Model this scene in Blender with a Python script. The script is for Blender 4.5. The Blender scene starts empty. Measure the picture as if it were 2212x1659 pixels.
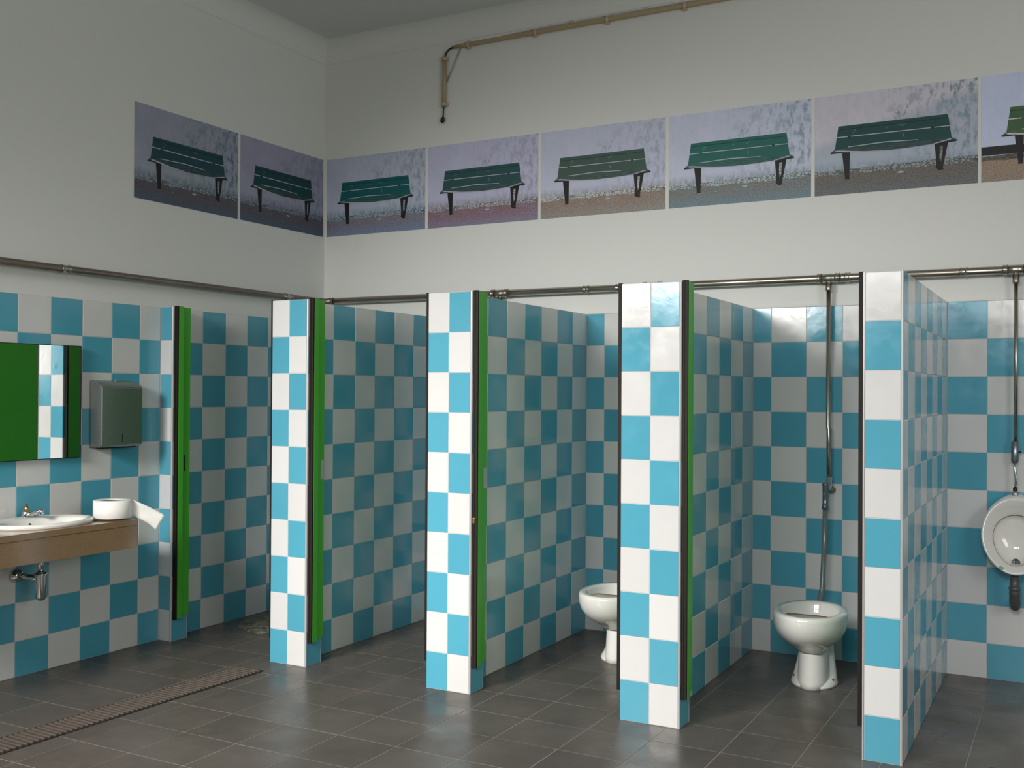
import bpy, bmesh, math, random
from mathutils import Vector, Matrix
random.seed(7)
SC = bpy.context.scene
COL = SC.collection

# ------------------------------------------------------------------ camera
cam_data = bpy.data.cameras.new('camera')
cam = bpy.data.objects.new('camera', cam_data)
COL.objects.link(cam)
CR = Vector((0.87917, 0.47647, 0.005728))
CU = Vector((-0.001366, -0.009501, 0.999954))
CF = Vector((-0.47650, 0.87914, 0.007703))
cam.matrix_world = Matrix((
    (CR.x, CU.x, -CF.x, 4.830),
    (CR.y, CU.y, -CF.y, -6.030),
    (CR.z, CU.z, -CF.z, 1.4823),
    (0, 0, 0, 1)))
cam_data.sensor_width = 36.0
cam_data.lens = 2256.98 / 2212 * 36.0
cam_data.shift_y = (832.05 - 829.5) / 2212
cam_data.clip_start = 0.05
SC.camera = cam

# ------------------------------------------------------------------ world, daylight, added fill, exposure
SC.view_settings.view_transform = 'Standard'
SC.view_settings.look = 'None'
SC.view_settings.gamma = 1.0
SC.view_settings.use_curve_mapping = False
SC.view_settings.exposure = 0.0
world = bpy.data.worlds.new('overcast_sky')
SC.world = world
world.use_nodes = True
world.node_tree.nodes['Background'].inputs[0].default_value = (0.9, 0.95, 1.0, 1)
world.node_tree.nodes['Background'].inputs[1].default_value = 0.5

ROOM_X, ROOM_Y, ROOM_Z = 7.6, -7.2, 4.0
# daylight by the two windows of the front wall, third entry added as fill: (x0, x1, z0, z1, watts, spread deg, tilt deg)
WINDOWS = [(0.70, 2.05, 2.35, 3.45, 68.0, 64, 27, (1.0, 0.98, 0.95)),
           (2.30, 3.65, 2.35, 3.45, 16.0, 76, 30, (1.0, 0.98, 0.95)),
           (4.10, 5.45, 2.35, 3.45, 42.0, 96, 31, (1.0, 0.985, 0.97))]  # added fill to brighten the urinal bay
# added fill light, built as an unseen window in the right-hand wall: (y0, y1, z0, z1, watts, colour)
SIDE_FILL = (-6.2, -3.6, 1.5, 3.1, 82.0, (1.0, 1.0, 0.98))
for (x0, x1, z0, z1, watts, spread, tilt, colr) in WINDOWS:
    ld = bpy.data.lights.new('window_daylight', 'AREA')
    ld.shape = 'RECTANGLE'
    ld.size, ld.size_y = x1 - x0 - 0.1, z1 - z0 - 0.1
    ld.energy = watts
    ld.color = colr
    ld.spread = math.radians(spread)
    lo = bpy.data.objects.new('window_daylight', ld)
    lo.location = ((x0 + x1) / 2, ROOM_Y + 0.02, (z0 + z1) / 2)
    lo.rotation_euler = (math.radians(90 - tilt), 0, math.radians(-4))
    COL.objects.link(lo)

ld = bpy.data.lights.new('window_daylight', 'AREA')  # fill lamp added on the right to lift the left wall and side faces
ld.shape = 'RECTANGLE'
ld.size, ld.size_y = SIDE_FILL[1] - SIDE_FILL[0] - 0.1, SIDE_FILL[3] - SIDE_FILL[2] - 0.1
ld.energy = SIDE_FILL[4]
ld.color = SIDE_FILL[5]
lo = bpy.data.objects.new('window_daylight', ld)
lo.location = (ROOM_X - 0.02, (SIDE_FILL[0] + SIDE_FILL[1]) / 2, (SIDE_FILL[2] + SIDE_FILL[3]) / 2)
lo.rotation_euler = (math.radians(90), 0, math.radians(90))
COL.objects.link(lo)

# ------------------------------------------------------------------ materials
def srgb(r, g, b):
    f = lambda c: (c / 255 / 12.92) if c / 255 <= 0.04045 else ((c / 255 + 0.055) / 1.055) ** 2.4
    return (f(r), f(g), f(b))

MATS = {}
class NT:
    def __init__(self, name):
        self.m = bpy.data.materials.new(name)
        self.m.use_nodes = True
        self.nt = self.m.node_tree
        self.b = self.nt.nodes['Principled BSDF']
    def n(self, t, **kw):
        nd = self.nt.nodes.new(t)
        for k, v in kw.items():
            setattr(nd, k, v)
        return nd
    def l(self, a, b):
        self.nt.links.new(a, b)
    def noise(self, vec, scale, detail=4, rough=0.55):
        nd = self.n('ShaderNodeTexNoise')
        nd.inputs['Scale'].default_value = scale
        nd.inputs['Detail'].default_value = detail
        nd.inputs['Roughness'].default_value = rough
        if vec is not None:
            self.l(vec, nd.inputs['Vector'])
        return nd.outputs['Fac']
    def rng(self, val, a, b, c=0.0, d=1.0):
        nd = self.n('ShaderNodeMapRange')
        nd.inputs[1].default_value, nd.inputs[2].default_value = a, b
        nd.inputs[3].default_value, nd.inputs[4].default_value = c, d
        self.l(val, nd.inputs[0])
        return nd.outputs[0]
    def mul(self, a, b, op='MULTIPLY'):
        nd = self.n('ShaderNodeMath', operation=op)
        for i, v in enumerate((a, b)):
            if isinstance(v, (int, float)):
                nd.inputs[i].default_value = v
            else:
                self.l(v, nd.inputs[i])
        return nd.outputs[0]
    def mix(self, fac, a, b):
        nd = self.n('ShaderNodeMix', data_type='RGBA')
        for sock, v in ((nd.inputs[0], fac), (nd.inputs[6], a), (nd.inputs[7], b)):
            if isinstance(v, (int, float)):
                sock.default_value = v
            elif isinstance(v, tuple):
                sock.default_value = (*v[:3], 1)
            else:
                self.l(v, sock)
        return nd.outputs[2]
    def coord(self, kind='Object', scale=None):
        tc = self.n('ShaderNodeTexCoord')
        o = tc.outputs[kind]
        if scale:
            mp = self.n('ShaderNodeMapping')
            mp.inputs['Scale'].default_value = scale
            self.l(o, mp.inputs['Vector'])
            o = mp.outputs[0]
        return o
    def bump(self, height, strength, dist=0.01):
        nd = self.n('ShaderNodeBump')
        nd.inputs['Strength'].default_value = strength
        nd.inputs['Distance'].default_value = dist
        self.l(height, nd.inputs['Height'])
        self.l(nd.outputs[0], self.b.inputs['Normal'])
    def color(self, c):
        if isinstance(c, tuple):
            self.b.inputs['Base Color'].default_value = (*c[:3], 1)
        else:
            self.l(c, self.b.inputs['Base Color'])
    def set(self, rough=0.5, metal=0.0, spec=0.5):
        self.b.inputs['Roughness'].default_value = rough
        self.b.inputs['Metallic'].default_value = metal
        self.b.inputs['Specular IOR Level'].default_value = spec
        return self

def simple(name, c, rough=0.5, metal=0.0, vary=0.12, scale=20, bump=0.0, spec=0.5):
    t = NT(name).set(rough, metal, spec)
    pos = t.n('ShaderNodeNewGeometry').outputs['Position']
    f = t.noise(pos, scale)
    dark = tuple(v * (1 - vary) for v in c)
    lite = tuple(min(1, v * (1 + vary * 0.6)) for v in c)
    t.color(t.mix(f, dark, lite))
    if bump:
        t.bump(t.noise(pos, scale * 6), bump, 0.004)
    MATS[name] = t.m
    return t.m

def tile_mat(name, c):
    t = NT(name).set(0.16, 0, 0.55)
    oi = t.n('ShaderNodeObjectInfo').outputs['Random']
    pos = t.n('ShaderNodeNewGeometry').outputs['Position']
    a = t.mix(oi, tuple(v * 0.955 for v in c), tuple(min(1, v * 1.03) for v in c))
    smear = t.rng(t.noise(pos, 7, 5), 0.5, 0.85, 0, 0.16)
    t.color(t.mix(smear, a, tuple(v * 0.82 for v in c)))
    t.l(t.rng(t.noise(pos, 9, 6), 0.35, 0.75, 0.10, 0.26), t.b.inputs['Roughness'])
    t.bump(t.noise(pos, 22, 2), 0.035, 0.01)
    MATS[name] = t.m

tile_mat('tile_white', (0.70, 0.695, 0.68))
tile_mat('tile_blue', (0.088, 0.375, 0.50))
simple('grout', (0.58, 0.57, 0.55), 0.8, vary=0.2, scale=30)
simple('grout_floor', (0.33, 0.295, 0.25), 0.85, vary=0.5, scale=5)

t = NT('wall_paint').set(0.62, 0, 0.25)
pos = t.n('ShaderNodeNewGeometry').outputs['Position']
c = t.mix(t.noise(pos, 0.7, 3), (0.74, 0.755, 0.725), (0.79, 0.785, 0.75))
c = t.mix(t.rng(t.noise(pos, 5, 7, 0.65), 0.62, 0.8, 0, 0.18), c, (0.56, 0.56, 0.53))
t.color(c)
t.bump(t.noise(pos, 60, 5), 0.12, 0.004)
MATS['wall_paint'] = t.m
t = NT('ceiling_paint').set(0.75, 0, 0.2)
pos = t.n('ShaderNodeNewGeometry').outputs['Position']
t.color(t.mix(t.noise(pos, 1.2, 4), (0.64, 0.65, 0.625), (0.70, 0.70, 0.68)))
MATS['ceiling_paint'] = t.m

t = NT('floor_tile').set(0.35, 0, 0.36)
pos = t.n('ShaderNodeNewGeometry').outputs['Position']
oi = t.n('ShaderNodeObjectInfo').outputs['Random']
c = t.mix(oi, (0.082, 0.068, 0.058), (0.102, 0.085, 0.073))
c = t.mix(t.rng(t.noise(pos, 2.2, 7, 0.7), 0.42, 0.75, 0, 0.55), c, (0.165, 0.142, 0.120))
c = t.mix(t.rng(t.noise(pos, 45, 3), 0.45, 0.8, 0, 0.25), c, (0.075, 0.064, 0.056))
c = t.mix(t.rng(t.noise(pos, 3.2, 5, 0.6), 0.62, 0.8, 0, 0.45), c, (0.20, 0.18, 0.145))
t.color(c)
t.l(t.rng(t.noise(pos, 5, 6), 0.3, 0.75, 0.24, 0.48), t.b.inputs['Roughness'])
t.bump(t.noise(pos, 120, 2), 0.03, 0.003)
MATS['floor_tile'] = t.m

simple('green_laminate', (0.072, 0.43, 0.034), 0.38, vary=0.08, scale=12)
simple('brown_profile', (0.019, 0.0145, 0.011), 0.55, 0.0, vary=0.3, scale=30, spec=0.2)
simple('corner_strip', (0.50, 0.49, 0.49), 0.35, 0.2, vary=0.08)
simple('steel_pipe', (0.48, 0.43, 0.365), 0.27, 1.0, vary=0.12, scale=9)
simple('dull_pipe', (0.30, 0.245, 0.21), 0.34, 0.85, vary=0.35, scale=14)
simple('chrome', (0.62, 0.62, 0.61), 0.14, 1.0, vary=0.06)
simple('grey_valve', (0.22, 0.26, 0.28), 0.28, 0.8, vary=0.1)
simple('grey_plastic_tube', (0.20, 0.235, 0.24), 0.3, 0.2, vary=0.2, scale=30)
simple('pvc_grey', (0.085, 0.08, 0.082), 0.4, 0, vary=0.2)
simple('black_rubber', (0.012, 0.012, 0.012), 0.5, 0, vary=0.2)
simple('beige_conduit', (0.43, 0.335, 0.19), 0.5, 0, vary=0.12)
simple('pink_clip', (0.58, 0.42, 0.315), 0.5, 0, vary=0.1)
simple('white_cable', (0.56, 0.55, 0.51), 0.55, 0, vary=0.1)
simple('grey_cable', (0.40, 0.41, 0.375), 0.6, 0, vary=0.1)
simple('brushed_steel', (0.44, 0.455, 0.42), 0.40, 1.0, vary=0.12, scale=40)
simple('dark_gap', (0.01, 0.01, 0.01), 0.8, 0)
simple('brass', (0.60, 0.40, 0.16), 0.3, 1.0, vary=0.2)
simple('paper', (0.83, 0.81, 0.77), 0.85, 0, vary=0.04, scale=60, bump=0.1)
simple('cardboard', (0.30, 0.20, 0.12), 0.85, 0)
simple('rust_iron', (0.105, 0.082, 0.066), 0.62, 0.25, vary=0.45, scale=26, bump=0.3)
simple('dark_channel', (0.022, 0.018, 0.015), 0.8, 0)
simple('brown_stain', (0.12, 0.06, 0.035), 0.5, 0)
simple('green_sticker', (0.22, 0.52, 0.17), 0.5, 0)
simple('strike_metal', (0.52, 0.55, 0.51), 0.45, 0.4, vary=0.1)
simple('shelf_porcelain', (0.60, 0.55, 0.48), 0.2, 0, vary=0.15)
t = NT('porcelain').set(0.08, 0, 0.6)
pos = t.n('ShaderNodeNewGeometry').outputs['Position']
t.color(t.mix(t.rng(t.noise(pos, 6, 5), 0.5, 0.8), (0.80, 0.785, 0.745), (0.72, 0.70, 0.65)))
MATS['porcelain'] = t.m
t = NT('granite').set(0.12, 0, 0.55)
pos = t.n('ShaderNodeNewGeometry').outputs['Position']
c = t.mix(t.noise(pos, 160, 4, 0.7), (0.155, 0.088, 0.048), (0.34, 0.225, 0.135))
c = t.mix(t.rng(t.noise(pos, 9, 4), 0.4, 0.7, 0, 0.35), c, (0.29, 0.19, 0.115))
t.color(c)
MATS['granite'] = t.m
t = NT('mirror_glass').set(0.015, 1.0)
pos = t.n('ShaderNodeNewGeometry').outputs['Position']
t.color(t.mix(t.rng(t.noise(pos, 4, 6), 0.5, 0.9), (0.86, 0.88, 0.87), (0.78, 0.80, 0.78)))
MATS['mirror_glass'] = t.m
t = NT('rough_cement').set(0.8, 0, 0.3)
pos = t.n('ShaderNodeNewGeometry').outputs['Position']
c = t.mix(t.rng(t.noise(pos, 24, 6, 0.7), 0.4, 0.62), (0.055, 0.05, 0.04), (0.24, 0.225, 0.17))
t.color(c)
t.bump(t.noise(pos, 45, 6), 0.6, 0.01)
MATS['rough_cement'] = t.m
t = NT('window_glass').set(0.02, 0)
t.color((0.95, 0.97, 0.98))
t.b.inputs['Transmission Weight'].default_value = 1.0
MATS['window_glass'] = t.m
simple('window_frame_paint', (0.62, 0.62, 0.60), 0.5, 0)

# ------------------------------------------------------------------ mesh helpers
def new_obj(name, me, parent=None, loc=(0, 0, 0)):
    o = bpy.data.objects.new(name, me)
    o.location = loc
    COL.objects.link(o)
    if parent is not None:
        o.parent = parent
    return o

class MB:
    """collects shapes for one mesh; coordinates given in the parent's space"""
    def __init__(self):
        self.v, self.f, self.mi, self.sm, self.mats = [], [], [], [], []
    def mat(self, name):
        if name not in self.mats:
            self.mats.append(name)
        return self.mats.index(name)
    def add(self, verts, faces, mat, smooth=False):
        o = len(self.v)
        k = self.mat(mat)
        self.v += [tuple(v) for v in verts]
        for f in faces:
            self.f.append([i + o for i in f])
            self.mi.append(k)
            self.sm.append(smooth)
        return self
    def box(self, a, b, mat, bev=0.0):
        (x0, y0, z0), (x1, y1, z1) = a, b
        if bev <= 0:
            vs = [(x0, y0, z0), (x1, y0, z0), (x1, y1, z0), (x0, y1, z0), (x0, y0, z1), (x1, y0, z1), (x1, y1, z1), (x0, y1, z1)]
            fs = [(0, 3, 2, 1), (4, 5, 6, 7), (0, 1, 5, 4), (1, 2, 6, 5), (2, 3, 7, 6), (3, 0, 4, 7)]
            return self.add(vs, fs, mat)
        bm = bmesh.new()
        bmesh.ops.create_cube(bm, size=1.0)
        for v in bm.verts:
            v.co = Vector(((x0 + x1) / 2 + v.co.x * (x1 - x0), (y0 + y1) / 2 + v.co.y * (y1 - y0), (z0 + z1) / 2 + v.co.z * (z1 - z0)))
        bmesh.ops.bevel(bm, geom=list(bm.edges), offset=bev, segments=2, profile=0.7, affect='EDGES')
        bm.verts.index_update()
        self.add([v.co[:] for v in bm.verts], [[v.index for v in f.verts] for f in bm.faces], mat)
        bm.free()
        return self
    def loft(self, rings, mat, smooth=True, cap0=True, cap1=True):
        n = len(rings[0])
        vs = [p for r in rings for p in r]
        fs = []
        for i in range(len(rings) - 1):
            for j in range(n):
                a, b = i * n + j, i * n + (j + 1) % n
                fs.append((a, b, b + n, a + n))
        self.add(vs, fs, mat, smooth)
        if cap0:
            self.add(rings[0], [tuple(reversed(range(n)))], mat)
        if cap1:
            self.add(rings[-1], [tuple(range(n))], mat)
        return self
    def tube(self, pts, r, mat, seg=14, caps=True):
        pts = [Vector(p) for p in pts]
        rs = r if isinstance(r, (list, tuple)) else [r] * len(pts)
        rings = []
        ref = None
        for i, p in enumerate(pts):
            d = (pts[min(i + 1, len(pts) - 1)] - pts[max(i - 1, 0)]).normalized()
            if ref is None:
                ref = Vector((0, 0, 1)) if abs(d.z) < 0.9 else Vector((1, 0, 0))
            a = (ref - d * ref.dot(d)).normalized()
            ref = a
            b = d.cross(a)
            rings.append([p + (a * math.cos(2 * math.pi * k / seg) + b * math.sin(2 * math.pi * k / seg)) * rs[i] for k in range(seg)])
        return self.loft(rings, mat, True, caps, caps)
    def prism(self, poly, n0, n1, axis, mat):
        """poly: 2d points; extruded along axis ('x','y','z') from n0 to n1"""
        def P(a, b, c):
            return {'x': (c, a, b), 'y': (a, c, b), 'z': (a, b, c)}[axis]
        n = len(poly)
        vs = [P(a, b, n0) for a, b in poly] + [P(a, b, n1) for a, b in poly]
        fs = [tuple(reversed(range(n))), tuple(range(n, 2 * n))] + [(i, (i + 1) % n, (i + 1) % n + n, i + n) for i in range(n)]
        return self.add(vs, fs, mat)
    def build(self, name, parent=None, loc=(0, 0, 0), recalc=True):
        me = bpy.data.meshes.new(name)
        me.from_pydata([tuple(v) for v in self.v], [], self.f)
        for m in self.mats:
            me.materials.append(MATS[m])
        me.polygons.foreach_set('material_index', self.mi)
        me.polygons.foreach_set('use_smooth', self.sm)
        if recalc:
            bm = bmesh.new()
            bm.from_mesh(me)
            bmesh.ops.remove_doubles(bm, verts=bm.verts, dist=1e-6)
            bmesh.ops.recalc_face_normals(bm, faces=bm.faces)
            bm.to_mesh(me)
            bm.free()
        me.update()
        return new_obj(name, me, parent, loc)

def root(name, loc, label, cat, group=None):
    o = bpy.data.objects.new(name, None)
    o.empty_display_size = 0.1
    o.location = loc
    COL.objects.link(o)
    return tag(o, label, cat, group, 'thing')

def tag(o, label=None, cat=None, group=None, kind=None):
    if label: o['label'] = label
    if cat: o['category'] = cat
    if group: o['group'] = group
    if kind: o['kind'] = kind
    return o

def ring_xy(cx, cy, z, a, f, b=None, n=40):
    """egg ring: half width a, front reach f (towards -y), back reach b"""
    b = f if b is None else b
    out = []
    for k in range(n):
        t = 2 * math.pi * k / n
        c = math.cos(t)
        out.append((cx + a * math.sin(t), cy + (-f * c if c > 0 else -b * c), z))
    return out

# ------------------------------------------------------------------ tiles
H = 1.984
D = -1.6
T = 0.2
G = 0.003
TILE_CACHE = {}
def tile_shape(w, h, color, thick=0.006):
    key = (round(w, 4), round(h, 4), color)
    if key in TILE_CACHE:
        return TILE_CACHE[key]
    a, b, e = w / 2, h / 2, 0.0012
    vs = [(-a, 0, -b), (a, 0, -b), (a, 0, b), (-a, 0, b)]
    y = -thick + e
    vs += [(-a, y, -b), (a, y, -b), (a, y, b), (-a, y, b)]
    vs += [(-a + e, -thick, -b + e), (a - e, -thick, -b + e), (a - e, -thick, b - e), (-a + e, -thick, b - e)]
    fs = [(8, 9, 10, 11)]
    for k in range(4):
        m = (k + 1) % 4
        fs += [(k, m, m + 4, k + 4), (k + 4, m + 4, m + 8, k + 8)]
    me = bpy.data.meshes.new('tile_' + color)
    me.from_pydata(vs, [], fs)
    me.materials.append(MATS['tile_' + color])
    me.update()
    TILE_CACHE[key] = me
    return me

ROWS = [(H - T * k, max(0.0, H - T * (k + 1))) for k in range(10)]

def tile_panel(parent, facing, plane, edges, first_blue, origin=(0, 0, 0), stuff=None):
    """columns of tiles between successive edges; facing '-y' or '+x' or '-x'; plane = coordinate of the glazed face.
    first_blue: is the tile of column 0 in the top row blue. stuff: name of one joined mesh instead of single tiles"""
    mb = MB() if stuff else None
    for c in range(len(edges) - 1):
        e0, e1 = sorted((edges[c], edges[c + 1]))
        w = e1 - e0 - G
        if w < 0.008:
            continue
        for k, (zt, zb) in enumerate(ROWS):
            h = zt - zb - G
            blue = ((c + k) % 2 == 0) == first_blue
            colr = 'blue' if blue else 'white'
            m, zm = (e0 + e1) / 2, (zt + zb) / 2
            th = 0.006
            if facing == '-y':
                loc, rz = (m, plane + th, zm), 0
            elif facing == '+x':
                loc, rz = (plane - th, m, zm), math.pi / 2
            else:
                loc, rz = (plane + th, m, zm), -math.pi / 2
            me = tile_shape(w, h, colr)
            if mb is not None:
                M = Matrix.Translation(Vector(loc) - Vector(origin)) @ Matrix.Rotation(rz, 4, 'Z')
                mb.add([(M @ v.co)[:] for v in me.vertices], [list(p.vertices) for p in me.polygons], 'tile_' + colr)
            else:
                o = new_obj('tile', me, parent, tuple(Vector(loc) - Vector(origin)))
                o.rotation_euler = (random.uniform(-1, 1) * 0.0012, random.uniform(-1, 1) * 0.0012, rz + random.uniform(-1, 1) * 0.0015)
    if mb is not None:
        tag(mb.build(stuff, parent, recalc=False), kind='stuff')

# ------------------------------------------------------------------ room shell
floor = tag(MB().box((-0.2, ROOM_Y - 0.2, -0.12), (ROOM_X + 0.2, 0.2, -0.0015), 'grout_floor').build('floor'), kind='structure')
FX, FY, FP, FQ = 2.015, -1.5, 0.3025, 0.3
def floor_tile_mesh(w, d):
    key = ('f', round(w, 4), round(d, 4))
    if key not in TILE_CACHE:
        a, b, e = w / 2, d / 2, 0.001
        vs = [(-a, -b, -0.008), (a, -b, -0.008), (a, b, -0.008), (-a, b, -0.008), (-a, -b, -e), (a, -b, -e), (a, b, -e), (-a, b, -e),
              (-a + e, -b + e, 0), (a - e, -b + e, 0), (a - e, b - e, 0), (-a + e, b - e, 0)]
        fs = [(8, 9, 10, 11)]
        for k in range(4):
            m = (k + 1) % 4
            fs += [(k, m, m + 4, k + 4), (k + 4, m + 4, m + 8, k + 8)]
        me = bpy.data.meshes.new('floor_tile')
        me.from_pydata(vs, [], fs)
        me.materials.append(MATS['floor_tile'])
        TILE_CACHE[key] = me
    return TILE_CACHE[key]
rest = MB()
for i in range(-8, 20):
    for j in range(-6, 20):
        x0, x1 = max(0, FX + FP * i), min(ROOM_X, FX + FP * (i + 1))
        y1, y0 = min(0, FY - FQ * j), max(ROOM_Y, FY - FQ * (j + 1))
        if x1 - x0 < 0.02 or y1 - y0 < 0.02:
            continue
        me = floor_tile_mesh(x1 - x0 - 0.0035, y1 - y0 - 0.0035)
        lx, ly = (x0 + x1) / 2, (y0 + y1) / 2
        # in view: near side bounded by the frame's lower edge
        if lx < 5.0 and ly > -3.75 + max(0, (lx - 0.9)) * 0.56:
            o = new_obj('floor_tile', me, floor, (lx, ly, random.uniform(-0.0006, 0)))
            o.rotation_euler = (random.uniform(-1, 1) * 0.0012, random.uniform(-1, 1) * 0.0012, 0)
        else:
            rest.add([(v.co.x + lx, v.co.y + ly, v.co.z) for v in me.vertices], [list(p.vertices) for p in me.polygons], 'floor_tile')
tag(rest.build('floor_tile_remainder', floor, recalc=False), kind='stuff')

wall_left = tag(MB().box((-0.2, ROOM_Y - 0.2, -0.0015), (0, 0.2, ROOM_Z), 'wall_paint').build('wall_left'), kind='structure')
wall_back = tag(MB().box((0, 0, -0.0015), (ROOM_X + 0.2, 0.2, ROOM_Z), 'wall_paint').build('wall_back'), kind='structure')
wr = MB()
wr.box((ROOM_X, ROOM_Y - 0.2, -0.0015), (ROOM_X + 0.2, SIDE_FILL[0], ROOM_Z), 'wall_paint').box((ROOM_X, SIDE_FILL[1], -0.0015), (ROOM_X + 0.2, 0, ROOM_Z), 'wall_paint')
wr.box((ROOM_X, SIDE_FILL[0], -0.0015), (ROOM_X + 0.2, SIDE_FILL[1], SIDE_FILL[2]), 'wall_paint').box((ROOM_X, SIDE_FILL[0], SIDE_FILL[3]), (ROOM_X + 0.2, SIDE_FILL[1], ROOM_Z), 'wall_paint')
wall_right = tag(wr.build('wall_right'), kind='structure')
ceiling = tag(MB().box((-0.2, ROOM_Y - 0.2, ROOM_Z), (ROOM_X + 0.2, 0.2, ROOM_Z + 0.15), 'ceiling_paint').build('ceiling'), kind='structure')
fr = MB()
cuts = sorted((w[0], w[1]) for w in WINDOWS)
xs = [0.0] + [v for c in cuts for v in c] + [ROOM_X]
for k in range(0, len(xs), 2):
    fr.box((xs[k], ROOM_Y - 0.25, -0.0015), (xs[k + 1], ROOM_Y - 0.0, ROOM_Z), 'wall_paint')
for w in WINDOWS:
    fr.box((w[0], ROOM_Y - 0.25, -0.0015), (w[1], ROOM_Y, w[2]), 'wall_paint')
    fr.box((w[0], ROOM_Y - 0.25, w[3]), (w[1], ROOM_Y, ROOM_Z), 'wall_paint')
tag(fr.build('wall_front'), kind='structure')
for i, w in enumerate(WINDOWS):
    wf = MB()
    y0, y1 = ROOM_Y - 0.16, ROOM_Y - 0.11
    s = 0.05
    wf.box((w[0], y0, w[2]), (w[0] + s, y1, w[3]), 'window_frame_paint').box((w[1] - s, y0, w[2]), (w[1], y1, w[3]), 'window_frame_paint')
    wf.box((w[0] + s, y0, w[2]), (w[1] - s, y1, w[2] + s), 'window_frame_paint').box((w[0] + s, y0, w[3] - s), (w[1] - s, y1, w[3]), 'window_frame_paint')
    mid = (w[0] + w[1]) / 2
    wf.box((mid - 0.025, y0, w[2] + s), (mid + 0.025, y1, w[3] - s), 'window_frame_paint')
    wo = tag(wf.build('window_%d' % (i + 1)), kind='structure')  # the third frame only goes round the added fill light
    for a, b in ((w[0] + s, mid - 0.025), (mid + 0.025, w[1] - s)):
        MB().box((a, y0 + 0.02, w[2] + s), (b, y0 + 0.026, w[3] - s), 'window_glass').build('pane', wo)

wf = MB()
x0, x1, s_ = ROOM_X + 0.10, ROOM_X + 0.15, 0.05
for a_, b_ in ((SIDE_FILL[0], SIDE_FILL[0] + s_), ((SIDE_FILL[0] + SIDE_FILL[1]) / 2 - 0.025, (SIDE_FILL[0] + SIDE_FILL[1]) / 2 + 0.025), (SIDE_FILL[1] - s_, SIDE_FILL[1])):
    wf.box((x0, a_, SIDE_FILL[2] + s_), (x1, b_, SIDE_FILL[3] - s_), 'window_frame_paint')
for a_, b_ in ((SIDE_FILL[2], SIDE_FILL[2] + s_), (SIDE_FILL[3] - s_, SIDE_FILL[3])):
    wf.box((x0, SIDE_FILL[0], a_), (x1, SIDE_FILL[1], b_), 'window_frame_paint')
wo = tag(wf.build('window_%d' % (len(WINDOWS) + 1)), kind='structure')  # unseen frame added round the right-hand fill light
mid = (SIDE_FILL[0] + SIDE_FILL[1]) / 2
for a_, b_ in ((SIDE_FILL[0] + s_, mid - 0.025), (mid + 0.025, SIDE_FILL[1] - s_)):
    MB().box((x0 + 0.02, a_, SIDE_FILL[2] + s_), (x0 + 0.026, b_, SIDE_FILL[3] - s_), 'window_glass').build('pane', wo)

# cornice: small flat fascia and a cove up to the ceiling
R_ = 0.125
prof = [(0.0, 3.866), (0.005, 3.866), (0.007, 3.875)]
for k in range(9):
    a = math.pi / 2 * k / 8
    prof.append((0.007 + R_ * (1 - math.cos(a)), 3.875 + R_ * math.sin(a)))
prof.append((0.0, 4.0))
tag(MB().prism([(-b, z) for b, z in prof], 0.0, ROOM_X, 'x', 'wall_paint').build('trim_1'), kind='structure')
tag(MB().prism([(b, z) for b, z in prof], ROOM_Y, 0.0, 'y', 'wall_paint').build('trim_2'), kind='structure')

# ------------------------------------------------------------------ tiled dado of the left wall
LW = 0.008
MB().box((0, -3.9, 0), (LW - 0.0015, 0, H), 'grout').build('grout_bed', wall_left)
tile_panel(wall_left, '+x', LW, [-1.545, -1.70, -1.90, -2.10, -2.30, -2.50, -2.70, -2.90, -3.10, -3.30], False)
tile_panel(wall_left, '+x', LW, [-3.30, -3.5, -3.7, -3.9], False, stuff='tile_remainder')
tile_panel(wall_left, '+x', LW, [0, -0.2, -0.4, -0.6, -0.8, -1.0, -1.2, -1.40], False)
# tiled dado of the back wall, bay by bay
MB().box((LW, -(LW - 0.0015), 0), (6.2, 0, H), 'grout').build('grout_bed', wall_back)
tile_panel(wall_back, '-y', -LW, [0.01, 0.2, 0.4, 0.6, 0.8, 0.925], True, stuff='tile_remainder')
tile_panel(wall_back, '-y', -LW, [1.07, 1.2, 1.4, 1.6, 1.8, 1.947], True, stuff='tile_remainder')
tile_panel(wall_back, '-y', -LW, [2.10, 2.222, 2.42, 2.62, 2.82, 2.996], True)
tile_panel(wall_back, '-y', -LW, [3.163, 3.27, 3.47, 3.67, 3.87, 4.059], True)
tile_panel(wall_back, '-y', -LW, [4.213, 4.409, 4.61, 4.81, 5.01], True)
tile_panel(wall_back, '-y', -LW, [5.01, 5.21, 5.41, 5.61, 5.81, 6.01, 6.2], True, stuff='tile_remainder')
# raised plaster lip just above the tiles
for a, b in ((0.01, 0.925), (1.07, 1.947), (2.10, 2.996), (3.163, 4.059), (4.213, 6.2)):
    MB().box((a, -0.005, H + 0.001), (b, 0, H + 0.018), 'wall_paint').build('plaster_lip', wall_back)

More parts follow.
